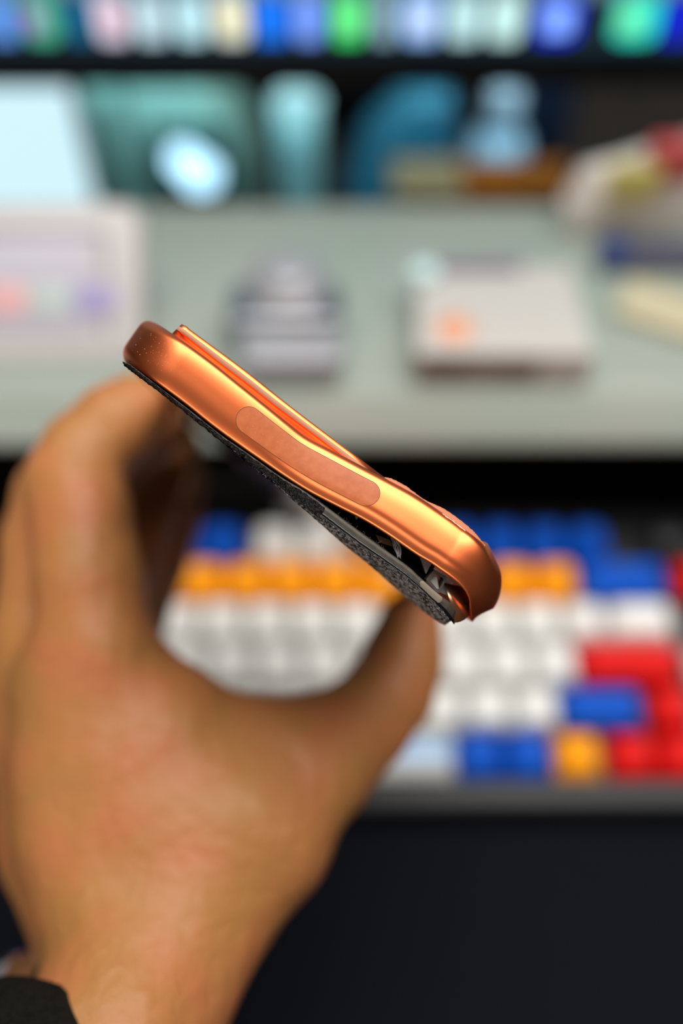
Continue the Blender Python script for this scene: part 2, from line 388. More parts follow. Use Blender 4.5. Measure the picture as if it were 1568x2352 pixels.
# silver gadget in the middle
M['silver'] = mat('silver_satin', '#aab0b6', .28, .85, col2='#8f959c', cscale=60)
M['silver_w'] = mat('silver_light', '#a4a6ab', .35, .2)
M['gdark'] = mat('gadget_dark', '#4c545c', .35, .5)
gy = on_z(670, 888, SZ)[1]; gx0, gx1 = on_z(560, 850, SZ)[0], on_z(785, 850, SZ)[0]; gc = (gx0+gx1)/2
g = empty('dial_gadget', (gc, gy+.02, SZ)); tag(g, 'silver desk gadget with a round dial and side knobs in the shelf middle', 'gadget')
hw = (gx1-gx0)/2
obj('base', *slab(gc, gy+.013, hw, .013, .004, SZ, SZ+.014, .0015), M['silver_w'], g)
obj('step', *slab(gc-.003, gy+.028, hw+.003, .012, .005, SZ, SZ+.020, .002), M['silver'], g)
obj('dark_band', *slab(gc, gy+.0265, hw*.98, .0012, .001, SZ+.014, SZ+.0225, .0004), M['gdark'], g)
dcx = on_z(655, 690, SZ+.03)
obj('dial', *lathe(dcx[0], gy+.036, [(.0165, SZ), (.0168, SZ+.022), (.0155, SZ+.0245), (.0110, SZ+.0245), (.0105, SZ+.029), (.0095, SZ+.030), (.0005, SZ+.030)], 36), M['silver_w'], g)
kx = on_z(570, 680, SZ+.02)
obj('knob', *lathe(kx[0], kx[1], [(.006, SZ), (.0065, SZ+.016), (.0055, SZ+.018), (.0005, SZ+.0185)], 24), M['silver'], g)
kx = on_z(745, 680, SZ+.02)
obj('knob', *lathe(kx[0], kx[1], [(.0065, SZ), (.007, SZ+.014), (.006, SZ+.016), (.0005, SZ+.016)], 24), M['gdark'], g)
# white carton on the right
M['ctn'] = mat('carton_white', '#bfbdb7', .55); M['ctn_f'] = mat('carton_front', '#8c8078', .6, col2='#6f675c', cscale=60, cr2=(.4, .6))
H = .017
f0, f1 = on_z(955, 812, SZ+H), on_z(1368, 815, SZ+H); b0, b1 = on_z(958, 610, SZ+H), on_z(1310, 610, SZ+H)
top = [(f0[0], f0[1]), (f1[0], f1[1]), (b1[0], b1[1]), (b0[0], b0[1])]
V = [(x, y_, z) for z in (SZ+.0003, SZ+H) for x, y_ in top]
ct = empty('white_carton', (sum(p[0] for p in top)/4, sum(p[1] for p in top)/4, SZ)); tag(ct, 'low white carton with a salmon spot on the lid, right of the silver gadget', 'box')
bevel(obj('carton', V, [(0, 3, 2, 1), (4, 5, 6, 7), (0, 1, 5, 4), (1, 2, 6, 5), (2, 3, 7, 6), (3, 0, 4, 7)], M['ctn'], ct, False), .001)
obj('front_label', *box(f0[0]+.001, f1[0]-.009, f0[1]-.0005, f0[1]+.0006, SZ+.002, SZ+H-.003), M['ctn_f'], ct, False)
q = on_z(1045, 750, SZ+H+.001)
obj('sticker', *lathe(q[0], q[1], [(.0075, SZ+H-.0002), (.0075, SZ+H+.0003), (.0003, SZ+H+.0003)], 24), mat('sticker_salmon', '#f0a880', .5), ct)
q0, q1 = on_z(1005, 630, SZ+H), on_z(1190, 600, SZ+H)
obj('printed_band', *box(q0[0], q1[0], q0[1], q1[1], SZ+H-.0002, SZ+H+.0004), mat('band_mauve', '#7d7280', .5), ct, False)
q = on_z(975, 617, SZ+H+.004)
o = obj('carton_highlight', *lathe(q[0], q[1], [(.0055, SZ+H+.0006), (.0058, SZ+H+.001), (.0058, SZ+H+.0035), (.005, SZ+H+.004), (.0003, SZ+H+.004)], 28), mat('pale_cyan_disc', '#cdeeee', .25)); tag(o, 'small pale cyan disc painted as a blurred highlight on the left rear corner of the white carton', 'disc')  # blurred highlight on the carton, built as a pale disc
# bag at the right rear
def blob_bag(px0, px1, pyt, pyb, y, th, name, label, cat, m):
    a = on_y(px0, pyb, y); b = on_y(px1, pyb, y); zt = on_y(px0, pyt, y)[2]
    n = 14; k = 8; R = []
    for j in range(k+1):
        t = j/k; z = SZ+(zt-SZ)*t
        Rr = []
        for i in range(2*n):
            an = 2*math.pi*i/(2*n); sx = abs(math.cos(an))**.4*math.copysign(1, math.cos(an)); sy = abs(math.sin(an))**.6*math.copysign(1, math.sin(an))
            wdt = (b[0]-a[0])/2*(1-.06*t)+random.uniform(-.0012, .0012)
            Rr.append(((a[0]+b[0])/2+wdt*sx+.004*t, y+th/2+th/2*(1-.75*t**2)*sy+random.uniform(-.0008, .0008), z+(.010*t*(sx) if j > 3 else 0)))
        R.append(np.array(Rr))
    o = obj(name, *rings(R), m); tag(o, label, cat); return o
M['bagw'] = mat('bag_white', '#e6e3da', .6, col2='#d6d3ca', cscale=30)
bag = blob_bag(1290, 1610, 372, 500, .372, .02, 'snack_bag', 'white snack bag with a yellow patch and red corner at the shelf right rear', 'bag', M['bagw'])
q = on_y(1455, 425, .369); obj('yellow_patch', *slab(q[0], .370, .011, .0022, .002, q[2]-.009, q[2]+.009, .001), mat('patch_yellow', '#c9bf6a', .5), bag, True)
q = on_y(1556, 370, .369); obj('red_corner', *slab(q[0], .374, .011, .005, .003, q[2]-.012, q[2]+.006, .0015), mat('patch_red', '#b84a48', .5), bag, True)
q = on_z(1385, 605, SZ+.006)
nb = bevel(obj('blue_case', *box(q[0], q[0]+.07, q[1], q[1]+.0125, SZ, SZ+.010), mat('slate_case', '#56566a', .4), None, False), .002); tag(nb, 'slate blue case on the shelf in front of the white bag', 'case')
obj('end_cap', *box(q[0]-.0002, q[0]+.010, q[1]-.0003, q[1]+.0128, SZ+.0015, SZ+.0103), mat('end_blue', '#2c4480', .4), nb, False)
q = on_z(1440, 650, SZ+.004)
V = rot_z(slab(q[0]+.034, q[1]-.008, .034, .012, .002, SZ, SZ+.005, .001)[0], math.radians(-27), (q[0], q[1])); F = slab(q[0]+.034, q[1]-.008, .034, .012, .002, SZ, SZ+.005, .001)[1]
o = obj('cream_notepad', V, F, mat('cream_paper', '#c4bc9c', .6)); tag(o, 'cream notepad lying askew on the shelf at the right edge', 'notepad')

# ------------------------------------------------------------------ phone
D0 = 172.0
LX, LY = -.057, .001
ph = empty('bent_phone', W(np.array(ray(720, 1080, D0+60)))); tag(ph, 'bent and burst orange metal smartphone held edge-on, its screen split away', 'phone')
M['orange'] = mat('anodised_orange', (1.0, .235, .078), .38, 1.0, bump=(9000, .05, .0001))
M['pill'] = mat('antenna_window', '#bf6a3e', .42, col2='#b56036', cscale=700, bump=(1500, .12, .0001), spec=.4)
M['groove'] = mat('groove_dark', '#6b2a12', .6)
M['salmon'] = mat('matte_salmon', '#c87c58', .5, spec=.4, bump=(3000, .1, .0001))
M['bezelr'] = mat('display_frame_grey', '#4a433a', .5, bump=(2500, .1, .0001), col2='#3d372f', cscale=900)
M['tab_r'] = mat('display_tab', '#776b5c', .5)
M['steel'] = mat('steel', '#d8d2cc', .4, .85)
M['copper'] = mat('copper_foil', '#9a6a50', .3, .9)
def crumbmat(name, a, b, sc):
    m = mat(name, a, .45, spec=.25, col2=b, cscale=sc, bump=(1400, 1.0, .0006), cr2=(.42, .6)); return m
M['crumb'] = crumbmat('shattered_glass', '#232121', '#8f8a89', 1500)
M['crumb_d'] = crumbmat('shattered_edge_dark', '#010101', '#161310', 1800)
M['crumb_l'] = crumbmat('glass_sparkle', '#5a5a60', '#e2e2ea', 700)
M['lam'] = mat('laminate_black', '#0b0a0a', .25)
f = FPX
def mm(px, py, z=0.):
    """phone-plane millimetres of a point at depth z behind the top end"""
    px = np.asarray(px, float); py = np.asarray(py, float)
    d = D0+z
    return np.stack([(px-784)/f*d-LX*z, -(py-1176)/f*d-LY*z], -1)
def PW(XY, z):
    XY = np.asarray(XY, float); z = np.broadcast_to(np.asarray(z, float), XY.shape[:-1])
    return W(np.stack([XY[..., 0]+LX*z, XY[..., 1]+LY*z, D0+z], -1))
def grid(name, G, m, closed_rows=False, **k):
    """G: rows x cols x 3"""
    G = np.asarray(G); r, c = G.shape[:2]
    F = []
    for i in range(r-1):
        for j in range(c-1): F.append((i*c+j, i*c+j+1, (i+1)*c+j+1, (i+1)*c+j))
    return obj(name, G.reshape(-1, 3), F, m, ph, **k)
Tp = [(336, 722), (377, 750), (480, 824), (553, 882), (617, 933), (665, 971), (706, 1001), (763, 1031), (834, 1069), (893, 1100), (955, 1134), (1019, 1176), (1067, 1211), (1117, 1252), (1151, 1288)]
Bp = [(270, 818), (311, 845), (413, 919), (487, 978), (553, 1026), (605, 1062), (655, 1096), (711, 1131), (778, 1166), (835, 1195), (890, 1229), (955, 1274), (1003, 1304), (1072, 1361), (1091, 1434)]
uu = np.linspace(0, 14, 1401)
Tc = crs(Tp, uu); Bc = crs(Bp, uu)
mid = (Tc+Bc)/2
sarc = np.concatenate([[0], np.cumsum(np.linalg.norm(np.diff(mid, axis=0), axis=1))])/f*(D0+2)
WID = sarc[-1]; Rc = 9.5
def dcorner(s):
    a = np.where(s < Rc, Rc-np.sqrt(np.maximum(Rc**2-(Rc-s)**2, 0)), 0); b = np.where(s > WID-Rc, Rc-np.sqrt(np.maximum(Rc**2-(Rc-(WID-s))**2, 0)), 0)
    return a+b
def TB(s):
    s = np.clip(np.asarray(s, float), 0, WID); u = np.interp(s, sarc, uu)
    T = crs(Tp, u); B = crs(Bp, u); dcv = dcorner(s)
    return mm(T[:, 0], T[:, 1], dcv), mm(B[:, 0], B[:, 1], dcv)
bend = lambda s: 1/(1+np.exp(-(s-33)/2.5))
def frame_pt(s, v, n=None, z=None, lift=0.):
    """outer surface point: s across the phone (mm), v in -1..1 from the screen side to the rear side"""
    s = np.asarray(s, float); v = np.broadcast_to(np.asarray(v, float), s.shape)
    T, B = TB(s); Mx = (T+B)/2; Hh = (T-B)/2; h = np.linalg.norm(Hh, axis=-1)
    ds = .3; T2, B2 = TB(s+ds); T1, B1 = TB(s-ds); tg = (T2+B2-T1-B1); tg /= np.linalg.norm(tg, axis=-1)[:, None]
    if n is None: n = np.tile([0., -1.], (len(s), 1)); z = np.zeros(len(s))
    y = v*h
    sm = lambda q: (lambda c: c*c*(3-2*c))(np.clip(q, 0, 1))
    rt = np.where(v > 0, .95, .5)+np.where(v > 0, 1.4, 1.9)*sm((8-s)/8)+1.5*sm((s-(WID-8))/8)*(v > 0)
    e = np.clip(np.abs(y)-(h-rt), 0, rt)
    tipf = np.where(v < 0, 1-.85*np.clip((s-(WID-9))/7, 0, 1), 1)
    ins = (rt-np.sqrt(np.maximum(rt**2-e**2, 0)))*tipf + .62*np.abs(v)**3*(1-.6*sm((5-s)/5))
    Mx = Mx+tg*(2.3*(1-v**2)*np.clip((v+.9)/.6, 0, 1)*np.clip((s-(WID-11))/11, 0, 1)**2)[:, None]
    b = bend(s)*np.clip((WID-4-s)/6, 0, 1)
    ins = ins+b*(.10*np.exp(-((y+h-2.1)/.55)**2))
    ins = ins-lift
    zz = z+b*.19*(y) + .5*b
    P = Mx+v[:, None]*Hh-tg*(ins*n[:, 0])[:, None]
    return P, zz-ins*n[:, 1]
# plan path
path = []
for z in np.linspace(152, Rc, 12)[:-1]: path.append((0., z, -1., 0.))
for a in np.linspace(0, 90, 15)[:-1]: a = math.radians(a); path.append((Rc*(1-math.cos(a)), Rc*(1-math.sin(a)), -math.cos(a), -math.sin(a)))
for s in np.linspace(Rc, WID-Rc, 170): path.append((s, 0., 0., -1.))
for a in np.linspace(90, 0, 15)[1:]: a = math.radians(a); path.append((WID-Rc*(1-math.cos(a)), Rc*(1-math.sin(a)), math.cos(a), -math.sin(a)))
for z in np.linspace(Rc, 152, 12)[1:]: path.append((WID, z, 1., 0.))
path = np.array(path)
vs = np.sin(np.linspace(-math.pi/2, math.pi/2, 61))*.45+np.linspace(-1, 1, 61)*.55
G = []
for v in vs:
    P, z = frame_pt(path[:, 0], np.full(len(path), v), path[:, 2:4], path[:, 1]); G.append(PW(P, z))
G = np.array(G)
fr = grid('frame', G, M['orange'], recalc=False)
sd = fr.modifiers.new('wall', 'SOLIDIFY'); sd.thickness = .0009; sd.offset = -1
# make sure normals point out
me = fr.data; me.update()
pc = me.polygons[30*(len(path)-1)+len(path)//2]; toc = Vector(C0)-Vector(pc.center)-fr.parent.location
if pc.normal.dot(toc) < 0: me.flip_normals()
# rear cover
ss = np.linspace(2.6, WID-2.6, 90)
rI = 2.6
def zf(s):
    q = np.zeros_like(s)+rI
    a = s < Rc; q[a] = Rc-np.sqrt(np.maximum((Rc-rI)**2-(Rc-s[a])**2, 0))
    a = s > WID-Rc; q[a] = Rc-np.sqrt(np.maximum((Rc-rI)**2-(Rc-(WID-s[a]))**2, 0))
    return q
T_, B_2 = TB(ss); z0 = zf(ss)
G = [PW(T_-(T_-B_2)*.002, z0+(152-z0)*t) for t in (0, .03, .1, .3, .6, 1)]
grid('rear_cover', G, M['orange'])
# antenna window pill
def s_at(px, py):
    d = (mid[:, 0]-px)**2+(mid[:, 1]-py)**2; return sarc[int(np.argmin(d))]
sA, sB = s_at(544, 952), s_at(873, 1138)
vm, vh = .055, .535
hh = 4.35*vh
def pill_grid(grow, lift, inner=None):
    rows = []
    a, b = sA-grow, sB+grow; R = hh+grow
    tcol = np.concatenate([a+R*(1-np.cos(np.linspace(0, math.pi/2, 12))), np.linspace(a+R, b-R, 60)[1:-1], b-R*(1-np.sin(np.linspace(0, math.pi/2, 12)))])
    e = np.minimum(np.minimum(tcol-a, b-tcol), R); half = np.sqrt(np.maximum(R**2-(R-e)**2, 1e-6))
    for q in np.linspace(-1, 1, 17):
        P, z = frame_pt(tcol, vm+q*half/4.35, lift=lift); rows.append(PW(P, z))
    return rows
grid('window_seam', pill_grid(.10, .012), M['groove'])
grid('antenna_window', pill_grid(0., .03), M['pill'])['label'] = 'pill-shaped matte salmon plastic window'
# camera plateau, straight slab above the rear
Sx = [(417, 744), (429, 750), (441, 760), (505, 807), (569, 855), (633, 906), (696, 955), (750, 996), (811, 1042), (850, 1072), (900, 1112), (930, 1140)]
Fx = [(399, 762), (418, 776), (441, 793), (505, 845), (569, 894), (633, 944), (696, 990), (750, 1030), (811, 1076), (850, 1106), (900, 1146), (930, 1172)]
uS = np.linspace(0, len(Sx)-1, 90); Sc = crs(Sx, uS); Fc = crs(Fx, uS)
sl = np.concatenate([[0], np.cumsum(np.linalg.norm(np.diff(Sc, axis=0), axis=1))])/13.3; Lp = sl[-1]
rc = .8; dcp = np.where(sl < rc, rc-np.sqrt(np.maximum(rc**2-(rc-sl)**2, 0)), 0); rr = 9.; q = Lp-3-sl; dcp2 = np.where(q < rr, rr-np.sqrt(np.maximum(rr**2-(rr-np.maximum(q, 0))**2, 0)), 0)
dcp = dcp+dcp2; ZP = 3.4
prof = [(-.3, .4), (0., .38), (.14, .3), (.24, .16), (.29, .06), (.30, .02), (.31, 0.0), (.40, .0), (.66, .02), (.69, .04), (.71, .05), (.74, .08), (.85, .22), (.96, .38), (.99, .55), (1.0, 1.1), (1.0, 3.2), (1.0, 10), (1.0, 34)]
G = []
for (t, dz) in prof:
    zz = ZP+dcp+dz; zr = ZP+dcp
    if dz < 1: zr = zz
    a = mm(Fc[:, 0], Fc[:, 1], zr); b = mm(Sc[:, 0], Sc[:, 1], zr)
    G.append(PW(a+(b-a)*t, zz))
pt = grid('camera_plateau', G, M['orange']); 
G = []
for (t, dz) in [(.315, -.02), (.33, -.05), (.67, -.04), (.69, 0.)]:
    M['salmon2'] = M.get('salmon2') or mat('plateau_salmon', '#c58a6c', .5, spec=.3)
    zr = ZP+dcp; a = mm(Fc[:, 0], Fc[:, 1], zr); b = mm(Sc[:, 0], Sc[:, 1], zr); G.append(PW(a+(b-a)*t, zr+dz))
grid('plateau_side', G, M['salmon2'])['label'] = 'matte salmon side face of the camera plateau'
# peeled rear glass behind the right half
Ox = [(880, 1096), (898, 1099), (930, 1115), (952, 1131), (977, 1149), (1019, 1168), (1051, 1190), (1083, 1216), (1100, 1235), (1113, 1251)]
Ix = [(880, 1110), (898, 1118), (930, 1135), (952, 1150), (977, 1165), (1019, 1195), (1051, 1216), (1083, 1240), (1100, 1254), (1112, 1262)]
uS = np.linspace(0, len(Ox)-1, 80); Oc = crs(Ox, uS)+np.random.uniform(-.7, .7, (80, 2)); Ic = crs(Ix, uS)
G = [PW(mm(Ic[:, 0], Ic[:, 1], 2.8), 2.8), PW(mm(Ic[:, 0], Ic[:, 1], 2.8)*.1+.9*mm(Oc[:, 0], Oc[:, 1], 2.8), 2.75), PW(mm(Oc[:, 0], Oc[:, 1], 3.), 3.1), PW(mm(Oc[:, 0], Oc[:, 1]+2, 3.), 8), PW(mm(Oc[:, 0], Oc[:, 1]+6, 3.), 60)]
grid('rear_glass', G, M['salmon'])['label'] = 'peeled matte salmon rear glass edge'
# display assembly
D1 = [(281, 829), (300, 838), (330, 861), (377, 897), (441, 946), (505, 997), (569, 1041), (632, 1086), (664, 1106), (700, 1127), (764, 1174), (827, 1221), (891, 1267), (939, 1302), (965, 1326), (1003, 1360), (1035, 1386), (1051, 1409)]
D2 = [(282, 834), (302, 846), (330, 868), (375, 902), (438, 952), (502, 1003), (565, 1049), (626, 1096), (656, 1119), (690, 1144), (753, 1190), (813, 1236), (879, 1282), (923, 1313), (956, 1340), (994, 1376), (1022, 1402), (1044, 1431)]
D3 = [(283, 837), (303, 853), (330, 874), (372, 905), (433, 953), (497, 1005), (560, 1057), (618, 1104), (645, 1125), (672, 1148), (732, 1200), (788, 1250), (848, 1298), (895, 1340), (925, 1365), (965, 1399), (1000, 1424), (1029, 1441)]
DZ3 = [.5, .5, .5, .5, .6, .7, .8, 1., 1.4, 2., 4., 6., 8., 9.5, 10., 10., 8, 5]
nd = 260
uS = np.linspace(0, len(D1)-1, nd); d1 = crs(D1, uS); d2 = crs(D2, uS); d3 = crs(D3, uS); dz3 = np.interp(uS, range(len(DZ3)), DZ3)
endc = np.interp(uS, [0, .8, 15.2, 16, 16.6, 17], [1.2, 0, 0, .6, 1.8, 4.5])
m1 = mm(d1[:, 0], d1[:, 1], .6+endc); m2 = mm(d2[:, 0], d2[:, 1], .6+endc)
G = [PW(m1, 130+endc), PW(m1, 30+endc), PW(m1, 2.2+endc)]
for t, z in ((0., 1.1), (.05, .8), (.15, .62), (.5, .5), (.85, .62), (.95, .8), (1., 1.1)): G.append(PW(m1+(m2-m1)*t, z+endc))
G += [PW(m2, 2.2+endc), PW(m2, 30+endc)]
grid('display_frame', G, M['bezelr'])['label'] = 'smooth brownish grey edge of the split-off screen'
def rough(k, a): 
    r = np.random.uniform(-1, 1, nd); r = np.convolve(r, np.ones(k)/k, 'same')*math.sqrt(k); return r*a
G = []
for t in np.linspace(0, 1, 26):
    z = .9+endc*.9+dz3*(t**1.3)*1.0
    a = mm(d2[:, 0], d2[:, 1], .9); b = mm(d3[:, 0], d3[:, 1], .9+dz3)
    amp = .18 if 0 < t < 1 else .05
    P = a+(b-a)*t+np.stack([rough(1, amp*.5), rough(2, amp)], -1)
    G.append(PW(P, z+rough(2, amp)))
GA = np.array(G); grid('glass_edge', GA[:, :112], M['crumb_d'], smooth=False)['label'] = 'black crushed glass of the left half'
glass = grid('screen_glass', GA[:, 111:], M['crumb'], smooth=False); glass['label'] = 'shattered crumbled grey screen glass'
b = mm(d3[:, 0], d3[:, 1], .9+dz3)
grid('screen_face', [PW(b, .9+dz3+endc), PW(b, 1.6+dz3+endc), PW(b, 4+dz3+endc), PW(b+[.0, .6], 40+dz3), PW(b+[0, 1.5], 150+0*dz3)], mat('screen_face_glass', '#17181a', .15, coat=.3))
# black laminate line + dark crumbs along the left half
G = []
for t, z in ((-.35, .75), (0., .45), (.35, .6)):
    P = m2+(m2-m1)*t*.6+np.stack([rough(1, .03), rough(2, .05)], -1); G.append(PW(P, z+endc))
grid('laminate_line', G, M['lam'])
G = []
sel = slice(8, 150)
for t in np.linspace(0, 1, 8):
    a = m1+(m2-m1)*.25; b = m2+(m2-m1)*.55
    P = (a+(b-a)*t+np.stack([rough(1, .06), rough(2, .08)], -1))[sel]; G.append(PW(P, (.30+.25*abs(t-.5)+endc+rough(1, .10))[sel]))
grid('crushed_edge', G, M['crumb_d'], smooth=False)['label'] = 'black crushed glass edge along the left half'
# crumbs: glints of broken glass
cv = []; cfc = []
for i in range(1500):
    u = random.uniform(5.5, 16.4); t = abs(random.gauss(0, .22)) if random.random() < .55 else random.random(); t = min(t, .97)
    a = crs(D2, np.array([u]))[0]; b_ = crs(D3, np.array([u]))[0]; dd = float(np.interp(u, range(len(DZ3)), DZ3)); ec = float(np.interp(u, [0, .8, 15.2, 16, 16.6, 17], [1.2, 0, 0, .6, 1.8, 4.5]))
    a = mm(a[0], a[1], .9); b_ = mm(b_[0], b_[1], .9+dd); p = a+(b_-a)*t; z = .75+ec*.9+dd*t**1.3; r = random.uniform(.06, .2)
    c3 = PW(p, z)[...]; k = len(cv)
    for _ in range(4):
        v = np.random.normal(size=3); v /= np.linalg.norm(v); cv.append(c3+v*r*.001)
    cfc += [(k, k+1, k+2), (k, k+2, k+3), (k, k+3, k+1), (k+1, k+3, k+2)]
o = obj('glass_crumbs', cv, cfc, M['crumb_l'], ph, smooth=False, recalc=False); tag(o, kind='stuff')
# inner tab on the display frame
G = []
uT = np.linspace(14.1, 15.5, 30); t1 = crs(D1, uT); t2 = crs(D2, uT)
for t, z in ((.08, .5), (.2, .38), (.8, .38), (.92, .5)):
    cap_ = np.clip(np.minimum(uT-14.1, 15.5-uT)/.12, 0, 1)**.5; tt = .5+(t-.5)*cap_
    a = mm(t1[:, 0], t1[:, 1], .4); b = mm(t2[:, 0], t2[:, 1], .4); G.append(PW(a+(b-a)*tt[:, None], np.full(30, z)))
grid('frame_tab', G, M['tab_r'])['label'] = 'lighter grey tab near the corner'
# interior
uI = np.linspace(0, 1, 60); sI = np.linspace(8, WID-10, 60); Ti, Bi = TB(sI)
xI = np.clip(np.interp(sI, sarc, uu)/14*17, 0, 17)
G = []
din = crs(D1, np.interp(sI, sarc, uu)*1.19); dmm = mm(din[:, 0], din[:, 1], 6.)
hi = Bi+(Ti-Bi)*.25
G = [PW(hi, 6), PW(dmm, 6.)]
lo = dmm; G = [PW(hi, 60), PW(hi, 7.), PW(lo, 7.), PW(lo, 60)]
grid('battery', G, M['inner'], smooth=False)
def plate(pts, z0, z1, name, m, label=None, sm=False):
    P = np.array(pts, float); n = len(P); a = mm(P[:, 0], P[:, 1], z0)
    V = np.concatenate([PW(a, z0), PW(a, z1)]); F = [tuple(range(n)), tuple(range(2*n-1, n-1, -1))]+[(i, (i+1) % n, n+(i+1) % n, n+i) for i in range(n)]
    o = obj(name, V, F, m, ph, smooth=sm)
    if label: o['label'] = label
    return o
# square steel bracket: ring
ou = np.array([(978, 1331), (997, 1308), (1024, 1324), (1024, 1332), (1010, 1362), (1001, 1360)]); ci = ou.mean(0); inn = ci+(ou-ci)*.66; n = len(ou)
a = mm(ou[:, 0], ou[:, 1], 2.5); b = mm(inn[:, 0], inn[:, 1], 2.5)
V = np.concatenate([PW(a, 2.5), PW(b, 2.5), PW(b, 5.), PW(a, 5.)]); F = []
for r in range(4):
    for i in range(n): F.append((r*n+i, r*n+(i+1) % n, ((r+1) % 4)*n+(i+1) % n, ((r+1) % 4)*n+i))
obj('bracket', V, F, mat('bracket_grey', '#5a5048', .4, .3), ph, smooth=False)['label'] = 'small grey hexagonal bracket in the gap'
plate([(978, 1336), (1001, 1362), (1008, 1354), (1003, 1325), (992, 1322)], 3.4, 4.6, 'bracket_plate', M['steel'], 'bright steel plate inside the bracket')
plate([(962, 1272), (975, 1282), (990, 1296), (978, 1318), (971, 1300)], 4.2, 6, 'metal_shield', M['steel'])
plate([(1018, 1326), (1040, 1340), (1028, 1368), (1010, 1360)], 5., 9, 'steel_block', M['steel'])
plate([(862, 1228), (895, 1240), (903, 1256), (872, 1246)], 4.5, 6, 'copper_foil', M['copper'])
plate([(815, 1186), (823, 1180), (826, 1184), (818, 1194)], 3.6, 4.2, 'steel_clip', M['steel'])
# inner corner: curved steel shell between the screen and the frame tip
G = []
for t in np.linspace(0, 1, 20):
    z = 3.2+13*(1-math.sqrt(1-t*t*.98)); row = []
    for q in np.linspace(0, 1, 10):
        p = np.array([1022+58*t, 1340.+12*t])*(1-q)+np.array([1047+50*t, 1432.-36*t*t])*q
        row.append(PW(mm(p[0], p[1], z), z+1.2*(2*q-1)**2))
    G.append(row)
grid('corner_shell', np.array(G), mat('corner_steel', '#a08a76', .25, .9, col2='#c87844', cscale=160), smooth=True)['label'] = 'curved steel corner shell'
# shredded white fibres hanging in the gap
fb = []
for i in range(26):
    x0 = 905+random.uniform(-8, 10); x1 = 915+random.uniform(-3, 6); xm = (x0+x1)/2+random.uniform(-8, 8)
    y0 = 1236+random.uniform(-5, 6); y1 = 1276+random.uniform(-14, 8); z = 3+random.uniform(-.5, .8)
    pts = crs([(x0, y0), (xm, (y0+y1)/2), (x1, y1)], np.linspace(0, 2, 7)); fb.append(tube(PW(mm(pts[:, 0], pts[:, 1], z), z), .00005+.00005*random.random(), 5))
V, F = merge(*fb); tag(obj('frayed_fibres', V, F, mat('fibre_white', '#b9b2b2', .4), ph), kind='stuff')
fb = []
for i in range(22):
    x = random.uniform(730, 900); u = np.interp(x, [p[0] for p in D1], range(len(D1))); p = crs(D1, np.array([u]))[0]
    L = random.uniform(4, 13); an = random.uniform(-2.6, -.3); c = random.uniform(-.9, .9); pts = [p]
    for k in range(5): pts.append(pts[-1]+np.array([math.cos(an), math.sin(an)])*L/5); an += c/2
    pts = np.array(pts); z = .9; fb.append(tube(PW(mm(pts[:, 0], pts[:, 1], z), z), .000018, 4))
V, F = merge(*fb); tag(obj('lint', V, F, mat('lint_grey', '#4a433a', .6), ph), kind='stuff')
# scratches and specks on the rim
fb = []
for i in range(90):
    u = random.uniform(11.05, 12.1); s = np.interp(u, uu, sarc); v = .97+random.gauss(-.015, .012)
    P, z = frame_pt(np.array([s, s+random.uniform(.15, .5)]), np.array([v, v+random.uniform(-.01, .01)]), lift=.01); fb.append(tube(PW(P, z), .00003+.00004*random.random(), 4))
V, F = merge(*fb); tag(obj('scuffed_rim', V, F, mat('scuff_pale', '#ffd9bc', .5), ph, smooth=False), kind='stuff')
fb = []
for i in range(170):
    if i < 60: s = random.gauss(5.5, 2.4); v = random.uniform(-.5, .5)
    elif i < 130: s = random.uniform(sA+1.5, sB-1.5); v = vm+random.uniform(-.8, .8)*vh
    else: s = random.gauss(s_at(680, 1045), 2.2); v = .2+random.gauss(0, .12)
    s = min(max(s, 1.5), WID-2)
    if s < Rc:
        a = math.acos(max(0, 1-s/Rc)); P, z = frame_pt(np.array([s]), np.array([v]), np.array([[-math.cos(a), -math.sin(a)]]), np.array([Rc*(1-math.sin(a))]), lift=.03)
    else: P, z = frame_pt(np.array([s]), np.array([v]), lift=.04)
    c3 = PW(P, z)[0]; r = random.uniform(.03, .075)*.001
    ico = [np.array(q, float)/math.sqrt(3) for q in ((1, 1, 1), (1, -1, -1), (-1, 1, -1), (-1, -1, 1))]
    fb.append(([c3+q*r for q in ico], [(0, 1, 2), (0, 2, 3), (0, 3, 1), (1, 3, 2)]))
V, F = merge(*fb); tag(obj('dust_specks', V, F, mat('dust_pale', '#f0b890', .6), ph, smooth=False), kind='stuff')

# ------------------------------------------------------------------ hand
def hp(px, py, d): return ray(px, py, d)
def smin(a, b, k):
    h = np.clip(.5+.5*(b-a)/k, 0, 1); return b+(a-b)*h-k*h*(1-h)
chains_palm = [  # (px,py,depth,r)
    [(160, 1590, 239, 14), (215, 1750, 236, 19), (240, 1900, 233, 20), (290, 2080, 226, 19.5), (320, 2250, 215, 18.5), (250, 2400, 202, 19)],
    [(215, 1560, 237, 14), (340, 1720, 235, 18), (420, 1880, 232, 20), (430, 2040, 228, 19.5), (365, 2180, 219, 18.5), (320, 2270, 213, 18)],
    [(250, 1570, 238, 13.5), (400, 1668, 238, 13), (540, 1720, 240, 12.5), (690, 1738, 244, 12.5)],
    [(470, 2010, 230, 19), (580, 1895, 234, 19.5), (665, 1795, 240, 16), (745, 1730, 247, 13.2)],
    [(100, 1620, 252, 13), (180, 1900, 250, 20), (290, 2230, 236, 18), (220, 2410, 224, 18)],
    [(100, 1640, 268, 12), (200, 1900, 264, 18), (300, 2180, 252, 17)],
    [(140, 1640, 282, 11), (230, 1880, 276, 16)],
]
